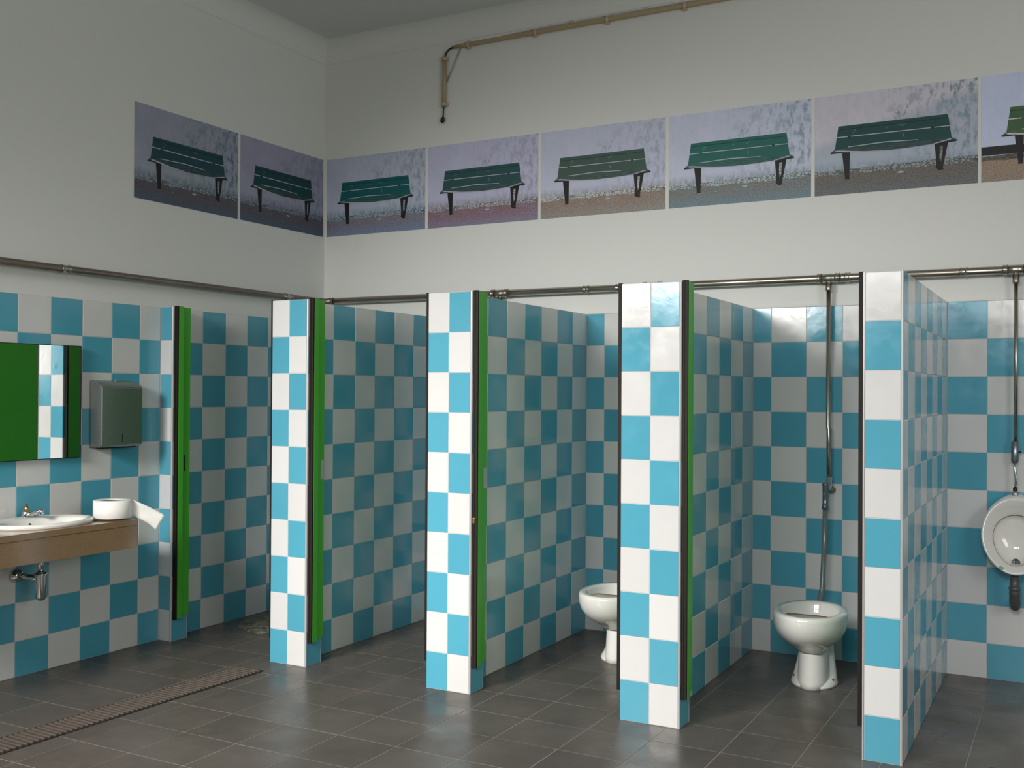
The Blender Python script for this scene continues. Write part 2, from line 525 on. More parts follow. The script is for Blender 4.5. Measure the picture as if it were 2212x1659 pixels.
# ------------------------------------------------------------------ stall partitions
def jamb(rt, o, xr, y0, strike):
    """closing jamb on the right side of a stub: green boards in two thicknesses, brown edge profile in front"""
    L = lambda p: tuple(Vector(p) - Vector(o))
    z0, z1 = 0.132, H + 0.004
    g = MB()
    g.box(L((xr + 0.0005, y0 + 0.024, z0)), L((xr + 0.028, y0 + 0.062, z1)), 'green_laminate', 0.0015)
    g.box(L((xr + 0.0005, y0 + 0.062, z0 + 0.012)), L((xr + 0.015, y0 + 0.127, z1 - 0.004)), 'green_laminate', 0.0012)
    jb = tag(g.build('door_jamb', rt), 'green laminate jamb board')
    b = MB()
    b.box(L((xr + 0.001, y0 + 0.012, z0 - 0.004)), L((xr + 0.027, y0 + 0.0238, z1 + 0.002)), 'brown_profile', 0.0015)
    b.box(L((xr + 0.008, y0 + 0.009, z0 - 0.004)), L((xr + 0.013, y0 + 0.012, z1 + 0.002)), 'brown_profile')
    b.build('edge_profile', jb)
    for z in (0.30, 0.72, 1.30, 1.80):
        MB().tube([L((xr + 0.0145, y0 + 0.072, z)), L((xr + 0.0165, y0 + 0.072, z))], 0.0045, 'dark_gap', 8).build('screw', jb)
    if strike == 'slot':
        tag(MB().box(L((xr + 0.0145, y0 + 0.082, 1.005)), L((xr + 0.016, y0 + 0.091, 1.10)), 'dark_gap').build('strike_slot', jb), 'narrow black strike slot')
    else:
        tag(MB().box(L((xr + 0.010, y0 + 0.098, 1.005)), L((xr + 0.0175, y0 + 0.131, 1.11)), 'strike_metal', 0.001).build('strike_plate', jb), 'pale metal strike plate')
    return jb

def partition(label, l, w, r, mid, edges, strike, brass=False):
    o = (l, D, 0)
    rt = root('stall_partition', o, label, 'partition', 'tiled stall partitions')
    L = lambda x, y, z: (x - o[0], y - o[1], z - o[2])
    i = 0.0015
    yb = D + 0.13
    core = MB().box(L(l + i, D + i, 0), L(w - i, -LW, H), 'grout')
    if r:
        core.box(L(w - i, D + i, 0), L(r - i, yb, H), 'grout')
    core.build('core', rt)
    xr = r if r else w
    # front tiles
    if r:
        tile_panel(rt, '-y', D, [l, mid, r - 0.007], False, o)
        tile_panel(rt, '+x', r, [D + 0.008, yb - 0.003], False, o)
    else:
        tile_panel(rt, '-y', D, [l + 0.006, w - 0.008], False, o)
    tile_panel(rt, '+x', w, edges, False, o)
    tile_panel(rt, '-x', l, [D, -1.4, -1.2, -1.0, -0.8, -0.6, -0.4, -0.2, -LW], False, o, stuff='tile_remainder')
    # corner strips
    s = MB()
    n = 8
    pts = [(xr - 0.008, D + 0.001), (xr - 0.008, D - 0.001)] + [(xr - 0.006 + 0.0075 * math.sin(a), D + 0.006 - 0.0075 * math.cos(a)) for a in [math.pi / 2 * k / n for k in range(n + 1)]] + [(xr - 0.001, D + 0.009)]
    s.prism([(x - o[0], y - o[1]) for x, y in pts], 0, H, 'z', 'corner_strip')
    s.build('corner_strip', rt)
    if r:
        MB().box(L(xr - 0.004, yb - 0.004, 0), L(xr + 0.001, yb + 0.001, H), 'corner_strip').build('corner_strip', rt)
        jb = jamb(rt, o, r, D, strike)
        if brass:
            tag(MB().box(L(r + 0.006, D + 0.004, 0.84), L(r + 0.018, D + 0.013, 0.868), 'brass', 0.002).build('latch_pin', jb), 'small brass latch pin')
    else:
        MB().box(L(l - 0.001, D - 0.0012, 0), L(l + 0.005, D + 0.004, H), 'corner_strip').build('corner_strip', rt)
    return rt

partition('tiled stall partition nearest the room corner, front two tiles wide, behind end of drain grate',
          0.925, 1.07, 1.174, 1.045, [-LW, -0.213, -0.425, -0.636, -0.842, -1.041, -1.245, -1.45], 'plate')
partition('tiled stall partition left of the half-hidden toilet, brightest front face',
          1.947, 2.10, 2.2025, 2.07, [-LW, -0.214, -0.425, -0.635, -0.84, -1.05, -1.26, -1.465], 'plate', True)
partition('tiled stall partition between the two toilets, wide checked front face',
          2.996, 3.163, 3.281, 3.137, [-LW, -0.219, -0.435, -0.653, -0.869, -1.08, -1.29, -1.465], 'slot')
partition('narrow tiled end partition one tile wide beside the urinal',
          4.059, 4.213, None, None, [-LW, -0.235, -0.44, -0.645, -0.85, -1.055, -1.255, -1.45, -1.592], None)

# short stub on the left wall
o = (LW, -1.545, 0)
rt = root('stall_partition', o, 'short tiled jamb stub on left wall beside the steel towel dispenser', 'partition', 'tiled stall partitions')
L = lambda x, y, z: (x - o[0], y - o[1], z - o[2])
XS, YF, YB = 0.110, -1.545, -1.415
MB().box(L(LW, YF + 0.0015, 0), L(XS - 0.0015, YB, H), 'grout').build('core', rt)
tile_panel(rt, '-y', YF, [LW + 0.002, XS - 0.008], True, o)
tile_panel(rt, '+x', XS, [YF + 0.008, YB - 0.003], False, o)
pts = [(XS - 0.008, YF + 0.001), (XS - 0.008, YF - 0.001)] + [(XS - 0.006 + 0.0075 * math.sin(a), YF + 0.006 - 0.0075 * math.cos(a)) for a in [math.pi / 2 * k / 8 for k in range(9)]] + [(XS - 0.001, YF + 0.009)]
MB().prism([(x - o[0], y - o[1]) for x, y in pts], 0, H, 'z', 'corner_strip').build('corner_strip', rt)
MB().box(L(XS - 0.004, YB - 0.004, 0), L(XS + 0.001, YB + 0.001, H), 'corner_strip').build('corner_strip', rt)
jamb(rt, o, XS, YF, 'slot')

# ------------------------------------------------------------------ open stall doors (folded back against the partitions' left faces)
DOORS = []
def stall_door(l, width, label):
    o = (l - 0.012, D + 0.014, 0.13)
    DOORS.append(1)
    rt = root('door_%d' % len(DOORS), o, label, None)
    rt['kind'] = 'structure'
    x0, x1 = -0.0095, 0.0095
    MB().box((x0 + 0.0005, 0.012, 0.006), (x1 - 0.0005, width - 0.012, H - 0.13), 'green_laminate', 0.001).build('panel', rt)
    tag(MB().box((x0, 0, 0), (x1, 0.0118, H - 0.125), 'brown_profile', 0.001).build('edge_profile', rt), 'dark brown edge profile')
    tag(MB().box((x0, width - 0.0118, 0), (x1, width, H - 0.125), 'brown_profile', 0.001).build('edge_profile', rt), 'dark brown edge profile')
    kb = MB().tube([(x0, width - 0.07, 0.9), (x0 - 0.03, width - 0.07, 0.9)], 0.009, 'chrome', 12)
    kb.tube([(x0 - 0.03, width - 0.07, 0.9), (x0 - 0.045, width - 0.07, 0.9)], 0.02, 'chrome', 14)
    kb.build('knob', rt)
for l, wd_, lab in ((0.925, 0.76, 'green stall door open inside the stall nearest the corner, reflected in mirror'),
                    (1.947, 0.735, 'open green stall door whose large green face fills the mirror'),
                    (2.996, 0.755, 'open stall door in front of half-hidden toilet, only thin brown edge showing'),
                    (4.059, 0.74, 'open stall door right of full toilet, only its brown edge showing')):
    stall_door(l, wd_, lab)

# ------------------------------------------------------------------ water pipes
def collar(mb, p, axis, r, ln, mat):
    p = Vector(p)
    a = Vector(axis) * ln / 2
    mb.tube([p - a, p - a * 0.7, p - a * 0.6, p + a * 0.6, p + a * 0.7, p + a], [r * 1.12, r * 1.12, r, r, r * 1.12, r * 1.12], mat, 16)

ZP = 2.135
rt = root('water_pipe', (0.05, -0.06, ZP), 'steel water pipe running along back wall above the toilet stalls', 'pipe')
o = Vector((0.05, -0.06, ZP))
V = lambda x, y, z: tuple(Vector((x, y, z)) - o)
run = MB().tube([V(0.09, -0.06, ZP), V(6.2, -0.06, ZP)], 0.0215, 'steel_pipe', 20)
run.build('pipe_run', rt)
el = MB().tube([V(0.05, -0.115, ZP), V(0.052, -0.085, ZP), V(0.06, -0.068, ZP), V(0.078, -0.061, ZP), V(0.11, -0.06, ZP)], 0.0215, 'dull_pipe', 16)
collar(el, V(0.12, -0.06, ZP), (1, 0, 0), 0.0225, 0.03, 'dull_pipe')
el.build('elbow', rt)
for xt in (1.501, 2.56, 3.603, 4.547):
    te = MB()
    te.tube([V(xt - 0.05, -0.06, ZP), V(xt + 0.05, -0.06, ZP)], 0.0245, 'steel_pipe', 18)
    collar(te, V(xt - 0.05, -0.06, ZP), (1, 0, 0), 0.026, 0.02, 'steel_pipe')
    collar(te, V(xt + 0.05, -0.06, ZP), (1, 0, 0), 0.026, 0.02, 'steel_pipe')
    if abs(xt - 3.603) < 0.01:
        collar(te, V(xt + 0.105, -0.06, ZP), (1, 0, 0), 0.026, 0.025, 'steel_pipe')
        te.tube([V(xt + 0.05, -0.06, ZP), V(xt + 0.105, -0.06, ZP)], 0.024, 'steel_pipe', 18)
    te.tube([V(xt, -0.06, ZP - 0.01), V(xt, -0.06, ZP - 0.055), V(xt, -0.06, ZP - 0.062), V(xt, -0.06, ZP - 0.07)], [0.0165, 0.0165, 0.018, 0.018], 'steel_pipe', 16)
    te.build('tee_fitting', rt)
for xc in (2.12, 2.34, 4.30, 5.2):
    c_ = MB()
    collar(c_, V(xc, -0.06, ZP), (1, 0, 0), 0.0225, 0.035, 'steel_pipe')
    c_.build('coupling', rt)
for xb in (0.6, 1.75, 2.75, 3.95, 5.0):
    MB().box(V(xb - 0.008, -0.06, ZP - 0.006), V(xb + 0.008, -0.0085, ZP + 0.006), 'dull_pipe').build('bracket', rt)

rt = root('water_pipe', (0.05, -0.115, ZP), 'dull brown water pipe along left wall above mirror and dispenser', 'pipe')
o = Vector((0.05, -0.115, ZP))
MB().tube([V(0.05, -0.118, ZP), V(0.05, -4.2, ZP)], 0.0205, 'dull_pipe', 20).build('pipe_run', rt)
for yc in (-0.45, -2.25, -3.6):
    c_ = MB()
    collar(c_, V(0.05, yc, ZP), (0, 1, 0), 0.0218, 0.06, 'steel_pipe')
    c_.build('coupling', rt)
for yb in (-0.8, -1.9, -3.0):
    MB().box(V(0, yb - 0.008, ZP - 0.006), V(0.05, yb + 0.008, ZP + 0.006), 'dull_pipe').build('bracket', rt)

def flush_pipe(x, label, full=True):
    rt = root('flush_pipe', (x, -0.06, 0.3), label, 'pipe', 'flush pipes dropping to the toilets')
    o = Vector((x, -0.06, 0.3))
    V = lambda a, b, c: tuple(Vector((a, b, c)) - o)
    MB().tube([V(x, -0.06, ZP - 0.068), V(x, -0.06, 1.30), V(x + 0.004, -0.06, 1.295), V(x + 0.005, -0.06, 1.02)], [0.0125, 0.0125, 0.014, 0.0135], 'steel_pipe', 16).build('riser', rt)
    v = MB()
    v.tube([V(x + 0.006, -0.06, 1.025), V(x + 0.006, -0.06, 0.985), V(x + 0.006, -0.072, 0.965), V(x + 0.004, -0.10, 0.955)], [0.0165, 0.0165, 0.017, 0.015], 'chrome', 16)
    v.tube([V(x + 0.012, -0.045, 0.955), V(x + 0.012, -LW, 0.95)], [0.012, 0.022], 'dull_pipe', 16)
    v.build('elbow', rt)
    v = MB()
    xv, yv = x - 0.004, -0.105
    v.tube([V(xv, yv, 0.995), V(xv, yv, 0.985), V(xv, yv, 0.978), V(xv, yv, 0.91), V(xv - 0.001, yv, 0.872), V(xv - 0.001, yv, 0.868), V(xv - 0.001, yv, 0.85)],
           [0.018, 0.019, 0.0165, 0.0165, 0.0155, 0.0195, 0.019], 'grey_valve', 16)
    v.tube([V(xv, yv - 0.012, 0.935), V(xv, yv - 0.03, 0.935)], 0.008, 'chrome', 12)
    v.build('flush_valve', rt)
    MB().tube([V(xv - 0.001, yv, 0.86), V(xv - 0.006, yv - 0.004, 0.62), V(xv - 0.014, yv - 0.01, 0.41), V(xv - 0.02, yv - 0.035, 0.355), V(xv - 0.02, yv - 0.09, 0.33)],
              [0.0135, 0.0135, 0.0145, 0.0165, 0.0165], 'grey_plastic_tube', 16).build('lower_tube', rt)
flush_pipe(3.603, 'upright steel flush pipe with valve behind the fully visible toilet')
flush_pipe(1.501, 'flush pipe stub under back-wall pipe, showing just above second tiled partition')

# ------------------------------------------------------------------ toilets
def toilet(x, y, label, rot=0.0):
    rt = root('toilet', (x, y, 0), label, 'toilet', 'white seatless toilets')
    rt.rotation_euler = (0, 0, rot)
    n = 48
    c = -0.115
    R = lambda z, a, f, b, cc=c: ring_xy(0, cc, z, a, f, b, n)
    outer = [R(0.185, 0.058, 0.03, 0.13), R(0.205, 0.074, 0.055, 0.16), R(0.222, 0.096, 0.095, 0.185), R(0.245, 0.125, 0.145, 0.21), R(0.275, 0.153, 0.197, 0.236), R(0.31, 0.172, 0.232, 0.254),
             R(0.345, 0.181, 0.248, 0.262), R(0.38, 0.183, 0.254, 0.264), R(0.393, 0.181, 0.252, 0.262), R(0.400, 0.174, 0.246, 0.255),
             R(0.400, 0.148, 0.218, 0.225), R(0.396, 0.139, 0.208, 0.215), R(0.385, 0.135, 0.203, 0.21), R(0.36, 0.131, 0.198, 0.205), R(0.31, 0.120, 0.18, 0.19), R(0.27, 0.09, 0.13, 0.15), R(0.25, 0.04, 0.06, 0.07)]
    MB().loft(outer, 'porcelain').build('bowl', rt)
    # shelf of the wash-out pan with a stained rear edge
    sh = [(0.130 * math.sin(t), c - 0.196 * math.cos(t)) for t in [-math.pi / 2 + math.pi * k / 24 for k in range(25)]]
    sh = sh + [(0.09, c + 0.012), (0.0, c + 0.02), (-0.09, c + 0.018)]
    MB().prism(sh, 0.350, 0.364, 'z', 'shelf_porcelain').build('pan_shelf', rt)
    edge = [(-0.12, c + 0.010, 0.3655), (-0.09, c + 0.019, 0.3655), (-0.03, c + 0.021, 0.3655), (0.04, c + 0.017, 0.3655), (0.10, c + 0.007, 0.3655)]
    tag(MB().tube(edge, [0.002, 0.004, 0.003, 0.0045, 0.002], 'brown_stain', 8).build('stain_line', rt), 'brown stain line')
    # pedestal: straight front column merging into a wide foot
    def ped(z, a, f, b, cc):
        return ring_xy(0, cc, z, a, f, b, n)
    col_ = [ped(0.0, 0.084, 0.145, 0.10, 0.0), ped(0.03, 0.081, 0.140, 0.10, 0.0), ped(0.09, 0.077, 0.128, 0.10, 0.0), ped(0.16, 0.075, 0.118, 0.10, 0.0), ped(0.235, 0.080, 0.118, 0.10, 0.0)]
    MB().loft(col_, 'porcelain').build('pedestal', rt)
    foot = [ped(0.0, 0.116, 0.150, 0.15, 0.02), ped(0.010, 0.117, 0.150, 0.15, 0.02), ped(0.022, 0.112, 0.138, 0.15, 0.025), ped(0.05, 0.106, 0.080, 0.15, 0.045), ped(0.09, 0.098, 0.055, 0.148, 0.06),
            ped(0.15, 0.088, 0.045, 0.145, 0.075), ped(0.24, 0.076, 0.04, 0.14, 0.085)]
    MB().loft(foot, 'porcelain').build('foot', rt)
    MB().tube([(0, 0.16, 0.19), (0, 0.30, 0.185), (0, 0.40, 0.18)], [0.055, 0.052, 0.052], 'porcelain', 20).build('outlet', rt)
    MB().tube([(0, 0.13, 0.335), (0, 0.24, 0.335)], [0.04, 0.03], 'porcelain', 18).build('inlet_spud', rt)
    for s in (-1, 1):
        MB().tube([(s * 0.095, -0.02, 0.022), (s * 0.099, -0.022, 0.040)], [0.006, 0.0045], 'brown_stain', 10).build('bolt', rt)
toilet(3.636, -0.55, 'fully visible white toilet without seat in the stall nearest urinal', 0.06)
toilet(2.575, -0.565, 'white toilet half hidden behind the partition, in middle stall', 0.03)

# ------------------------------------------------------------------ urinal
def ring_xz(cx, cz, y, a, up, dn, tilt=0.0, n=48):
    out = []
    for k in range(n):
        t = 2 * math.pi * k / n
        s = math.cos(t)
        dz = up * s if s > 0 else dn * s
        # slightly egg-shaped: narrower at the bottom
        wx = a * math.sin(t) * (1.0 if s > 0 else 1.0 - 0.10 * s * s)
        out.append((cx + wx, y + tilt * dz, cz + dz))
    return out
UX, UZ = 4.552, 0.775
rt = root('urinal', (UX, -LW, UZ), 'white oval wall urinal with green sticker at right edge', 'urinal')
RZ = lambda y, a, u, d, ti=0.0, cz=0.0: ring_xz(0, cz, y, a, u, d, ti)
body = [RZ(0.0, 0.135, 0.195, 0.150), RZ(-0.03, 0.152, 0.203, 0.170), RZ(-0.08, 0.160, 0.203, 0.185, 0.06), RZ(-0.125, 0.163, 0.198, 0.195, 0.16), RZ(-0.148, 0.161, 0.193, 0.195, 0.22),
        RZ(-0.158, 0.155, 0.185, 0.190, 0.24), RZ(-0.155, 0.147, 0.174, 0.180, 0.24), RZ(-0.135, 0.128, 0.145, 0.163, 0.26), RZ(-0.118, 0.114, 0.122, 0.150, 0.28, -0.005),
        RZ(-0.105, 0.107, 0.108, 0.142, 0.3, -0.012), RZ(-0.085, 0.104, 0.103, 0.136, 0.30, -0.015), RZ(-0.06, 0.095, 0.098, 0.125, 0.22, -0.02), RZ(-0.045, 0.07, 0.085, 0.10, 0.10, -0.02), RZ(-0.038, 0.03, 0.04, 0.05, 0.05, -0.02)]
MB().loft(body, 'porcelain').build('bowl', rt)
rim_line = [(x, y - 0.0006, z) for x, y, z in RZ(-0.1045, 0.1075, 0.1085, 0.1425, 0.3, -0.012)]
tag(MB().tube(rim_line + rim_line[:1], 0.0018, 'brown_stain', 6, False).build('stain_line', rt), 'brown rim stain')
st = MB().tube([(0, -0.105, -0.140), (0, -0.110, -0.141)], 0.020, 'pvc_grey', 14)
for k in range(-2, 3):
    st.tube([(k * 0.007, -0.111, -0.154), (k * 0.007, -0.111, -0.127)], 0.0015, 'chrome', 6)
st.build('drain_strainer', rt)
sp = MB().tube([(-0.006, -0.062, 0.185), (-0.006, -0.062, 0.215), (-0.006, -0.062, 0.222)], [0.022, 0.019, 0.008], 'chrome', 18)
sp.tube([(-0.006, -0.062, 0.215), (-0.006, -0.062, 0.236)], 0.011, 'black_rubber', 14)
sp.build('inlet_spud', rt)
tag(MB().add([(-0.075, -0.196, -0.157), (-0.066, -0.198, -0.151), (-0.052, -0.201, -0.156), (-0.05, -0.203, -0.166), (-0.06, -0.203, -0.170), (-0.071, -0.2, -0.165)],
             [(0, 1, 2, 3, 4, 5)], 'green_sticker').build('sticker', rt), 'small green sticker')
MB().tube([(-0.15, -0.045, 0.0), (-0.168, -0.045, 0.0)], [0.006, 0.005], 'chrome', 10).build('bolt', rt)
dr = MB().tube([(-0.004, -0.135, -0.185), (-0.004, -0.135, -0.20), (-0.004, -0.135, -0.205), (-0.004, -0.135, -0.262), (-0.004, -0.135, -0.264), (-0.004, -0.135, -0.275), (-0.004, -0.135, -0.277),
                (-0.004, -0.135, -0.285), (-0.004, -0.135, -0.297), (-0.004, -0.135, -0.299), (-0.004, -0.13, -0.34), (-0.004, -0.112, -0.362), (-0.004, -0.08, -0.368), (-0.004, 0.0, -0.365)],
               [0.026, 0.027, 0.023, 0.023, 0.028, 0.028, 0.0255, 0.0255, 0.028, 0.0255, 0.026, 0.025, 0.023, 0.023], 'pvc_grey', 20)
dr.build('drain_pipe', rt)

x = 4.547
rt = root('flush_pipe', (x, -0.06, 1.0), 'steel flush pipe with push valve dropping to the urinal', 'pipe', 'flush pipes dropping to the toilets')
o = Vector((x, -0.06, 1.0))
V = lambda a, b, c: tuple(Vector((a, b, c)) - o)
MB().tube([V(x, -0.06, ZP - 0.068), V(x, -0.06, 1.245)], 0.0095, 'steel_pipe', 16).build('riser', rt)
v = MB().tube([V(x - 0.002, -0.062, 1.25), V(x - 0.002, -0.062, 1.245), V(x - 0.004, -0.062, 1.15), V(x - 0.004, -0.062, 1.138), V(x - 0.004, -0.062, 1.135)], [0.012, 0.018, 0.018, 0.014, 0.009], 'grey_valve', 16)
v.tube([V(x + 0.01, -0.062, 1.195), V(x + 0.026, -0.062, 1.195)], 0.005, 'black_rubber', 10)
v.build('flush_valve', rt)
MB().tube([V(x - 0.004, -0.062, 1.14), V(x - 0.005, -0.064, 1.11), V(x, -0.067, 1.08), V(x + 0.002, -0.069, 1.05), V(x - 0.001, -0.070, 1.0)], 0.0065, 'chrome', 12).build('lower_tube', rt)

# ------------------------------------------------------------------ washbasin counter
CT, CD, CE = 0.812, 0.50, -2.142
rt = root('vanity_counter', (LW, CE, CT - 0.15), 'polished brown stone counter with apron on left wall', 'counter')
o = Vector((LW, CE, CT - 0.15))
V = lambda a, b, c: tuple(Vector((a, b, c)) - o)
# slab with an oval hole for the basin
SX, SY, SA, SB = 0.262, -2.545, 0.205, 0.268
bm = bmesh.new()
hole = [(SX + (SA - 0.03) * math.cos(t), SY + (SB - 0.03) * math.sin(t)) for t in [2 * math.pi * k / 48 for k in range(48)]]
def outline(k):
    t = 2 * math.pi * k / 48
    dx, dy = math.cos(t), math.sin(t)
    x0, x1, y0, y1 = LW, CD, -3.75, CE
    s = min(((x1 - SX) / dx if dx > 1e-9 else (x0 - SX) / dx if dx < -1e-9 else 1e9), ((y1 - SY) / dy if dy > 1e-9 else (y0 - SY) / dy if dy < -1e-9 else 1e9))
    return (SX + dx * s, SY + dy * s)
outl = [outline(k) for k in range(48)]
for cx_, cy_ in ((CD, CE), (LW, CE), (LW, -3.75), (CD, -3.75)):
    k = min(range(48), key=lambda i: (outl[i][0] - cx_) ** 2 + (outl[i][1] - cy_) ** 2)
    outl[k] = (cx_, cy_)
slab = MB()
for z, flip in ((CT, False), (CT - 0.03, True)):
    vs = [V(a, b, z) for a, b in hole] + [V(a, b, z) for a, b in outl]
    slab.add(vs, [(k, (k + 1) % 48, (k + 1) % 48 + 48, k + 48) for k in range(48)], 'granite')
for lst in (hole, outl):
    vs = [V(a, b, CT) for a, b in lst] + [V(a, b, CT - 0.03) for a, b in lst]
    slab.add(vs, [(k, (k + 1) % 48, (k + 1) % 48 + 48, k + 48) for k in range(48)], 'granite')
slab.build('worktop', rt)
MB().box(V(CD - 0.028, -3.75, CT - 0.148), V(CD - 0.002, CE - 0.001, CT - 0.0315), 'granite', 0.0015).build('apron', rt)
MB().box(V(LW, CE - 0.026, CT - 0.146), V(CD - 0.03, CE - 0.002, CT - 0.0315), 'granite', 0.0015).build('end_panel', rt)
MB().box(V(LW, -2.86, CT - 0.135), V(CD - 0.03, -2.83, CT - 0.0315), 'dull_pipe').build('bracket', rt)

rt = root('washbasin', (SX, SY, CT), 'white oval drop-in basin set in the brown counter', 'sink')
def el_(z, da, n=56, back=0.0):
    return [((SA + da) * math.cos(2 * math.pi * k / n), (SB + da) * math.sin(2 * math.pi * k / n), z) for k in range(n)]
bas = [el_(0.0005, -0.004), el_(0.006, 0.0), el_(0.016, 0.0), el_(0.022, -0.006), el_(0.0235, -0.016), el_(0.021, -0.030)]
def inn(z, a, b, cx, n=56):
    return [(cx + a * math.cos(2 * math.pi * k / n), b * math.sin(2 * math.pi * k / n), z) for k in range(n)]
bas += [inn(0.017, 0.150, 0.225, 0.020), inn(0.008, 0.142, 0.218, 0.022), inn(-0.03, 0.128, 0.20, 0.024), inn(-0.08, 0.10, 0.16, 0.024), inn(-0.115, 0.05, 0.08, 0.02), inn(-0.12, 0.02, 0.02, 0.02)]
MB().loft(bas, 'porcelain', True, False, True).build('bowl', rt)
MB().tube([(-0.11, 0.02, -0.012), (-0.124, 0.02, -0.008)], 0.007, 'dark_gap', 12).build('overflow_hole', rt)
MB().tube([(0.02, 0.0, -0.121), (0.02, 0.0, -0.117)], 0.022, 'chrome', 16).build('drain_ring', rt)

fxx, fyy, fz = 0.088, -2.50, CT + 0.022
rt = root('faucet', (fxx, fyy, fz), 'chrome basin tap with bare brass stem, handle missing', 'faucet')
MB().tube([(0, 0, -0.002), (0, 0, 0.003), (0, 0, 0.008), (0.002, 0, 0.024), (0.002, 0, 0.031), (0.002, 0, 0.034)], [0.026, 0.026, 0.020, 0.018, 0.015, 0.010], 'chrome', 20).build('body', rt)
sp = MB().tube([(0.005, 0, 0.010), (0.045, 0.004, 0.018), (0.080, 0.008, 0.030), (0.098, 0.010, 0.034)], [0.0115, 0.011, 0.0105, 0.0105], 'chrome', 16)
sp.tube([(0.097, 0.010, 0.045), (0.099, 0.010, 0.042), (0.101, 0.010, 0.024), (0.102, 0.010, 0.017)], [0.008, 0.0135, 0.0135, 0.011], 'chrome', 16)
sp.build('spout', rt)
MB().tube([(0.002, 0, 0.033), (0.002, 0, 0.043), (0.002, 0, 0.052), (0.002, 0, 0.055), (0.002, 0, 0.068)], [0.014, 0.0125, 0.0105, 0.005, 0.0035], 'brass', 12).build('valve_stem', rt)

rt = root('bottle_trap', (0.205, -2.50, 0.44), 'chrome bottle trap under the counter, joined to the wall', 'trap')
MB().tube([(0, 0, 0.10), (0, 0, 0.245)], 0.016, 'chrome', 18).build('tailpipe', rt)
b = MB().tube([(0, 0, -0.022), (0, 0, -0.016), (0, 0, -0.004), (0, 0, 0.055), (0, 0, 0.064), (0, 0, 0.10), (0, 0, 0.108), (0, 0, 0.118), (0, 0, 0.122)],
              [0.012, 0.021, 0.0265, 0.0265, 0.029, 0.029, 0.031, 0.031, 0.017], 'chrome', 22)
b.build('bottle', rt)
MB().tube([(-0.02, 0.0, 0.088), (-0.10, 0.0, 0.088), (-0.195, 0.0, 0.087)], 0.0155, 'chrome', 18).build('wall_arm', rt)
MB().tube([(-0.160, 0, 0.087), (-0.166, 0, 0.087), (-0.188, 0, 0.087), (-0.196, 0, 0.087)], [0.018, 0.027, 0.036, 0.037], 'chrome', 22).build('wall_flange', rt)
vv = root('stop_valve', (0.14, -2.51, 0.60), 'tiny brass stop valve peeping below the counter apron', 'valve')
MB().tube([(-0.13, 0, 0.03), (-0.02, 0, 0.03), (0, 0, 0.03), (0, 0, 0.08)], [0.007, 0.007, 0.008, 0.007], 'brass', 12).build('body', vv)
MB().tube([(0.0, 0, 0.03), (0.03, 0, 0.02)], [0.010, 0.009], 'chrome', 12).build('knob', vv)

# ------------------------------------------------------------------ paper roll
RX, RY, RR, RH = 0.380, -2.205, 0.097, 0.093
rt = root('paper_roll', (RX, RY, CT), 'large white paper roll on counter end with loose tail hanging', 'paper roll')
n = 64
def cr(r, z):
    return [(r * math.cos(2 * math.pi * k / n), r * math.sin(2 * math.pi * k / n), z) for k in range(n)]
zz = 0.007
MB().loft([cr(0.028, zz + 0.002), cr(RR - 0.004, zz), cr(RR, zz + 0.003), cr(RR, zz + RH - 0.003), cr(RR - 0.004, zz + RH), cr(0.028, zz + RH - 0.001), cr(0.027, zz + 0.004)], 'paper', True, False, False).build('roll', rt)
MB().loft([cr(0.027, zz), cr(0.027, zz + RH - 0.003), cr(0.024, zz + RH - 0.003), cr(0.024, zz)], 'cardboard', True, False, False).build('core_tube', rt)
# the tail: leaves the roll on its far right side and falls over the counter end
tail = MB()
N = 14
# leaves the roll tangentially on its right side and slants down past the counter end
TA = Vector((0.066, 0.072)); TD = Vector((0.105, 0.128))
top, bot = [], []
for k in range(N + 1):
    s = k / N
    c2 = TA + TD * s
    top.append((c2.x + 0.004 * math.sin(s * 5), c2.y, zz + RH - 0.003 - 0.078 * s - 0.010 * s * s))
    bot.append((c2.x - 0.030 * s, c2.y - 0.036 * s, zz + 0.002 - 0.078 * s + 0.012 * math.sin(s * 3.1)))
vs, fs = [], []
th = 0.0012
M_ = 5
for k in range(N + 1):
    for m in range(M_ + 1):
        q = m / M_
        p = Vector(top[k]) * (1 - q) + Vector(bot[k]) * q
        p += Vector((0.0015, -0.0015, 0)) * math.sin(q * 5 + k * 0.5)
        vs.append(p)
for k in range(N):
    for m in range(M_):
        i0 = k * (M_ + 1) + m
        fs.append((i0, i0 + 1, i0 + M_ + 2, i0 + M_ + 1))
to = tail.add(vs, fs, 'paper', True).build('loose_tail', rt)
sm = to.modifiers.new('thickness', 'SOLIDIFY')
sm.thickness = 0.0008

# ------------------------------------------------------------------ mirror
MY0, MY1, MZ0, MZ1 = -3.10, -2.134, 1.122, 1.723
rt = root('wall_mirror', (LW, (MY0 + MY1) / 2, MZ0), 'frameless rectangular wall mirror above the basin, reflecting a green door', 'mirror')
w2, h2 = (MY1 - MY0) / 2, MZ1 - MZ0
MIRROR_YAW = math.radians(-1.2)
rt.rotation_euler = (0, 0, MIRROR_YAW)
rt.location.x = LW + 0.012
MB().box((0.0, -w2, 0), (0.006, w2, h2), 'mirror_glass').build('glass', rt)
ed = MB()
ed.box((-0.004, w2 + 0.0003, -0.003), (0.0085, w2 + 0.004, h2 + 0.003), 'brown_profile').box((-0.004, -w2 - 0.004, -0.003), (0.0085, -w2 - 0.0003, h2 + 0.003), 'brown_profile')
ed.box((-0.004, -w2, h2 + 0.0003), (0.0085, w2, h2 + 0.0035), 'brown_profile').box((-0.004, -w2, -0.0035), (0.0085, w2, -0.0003), 'brown_profile')
ed.build('edge_frame', rt)

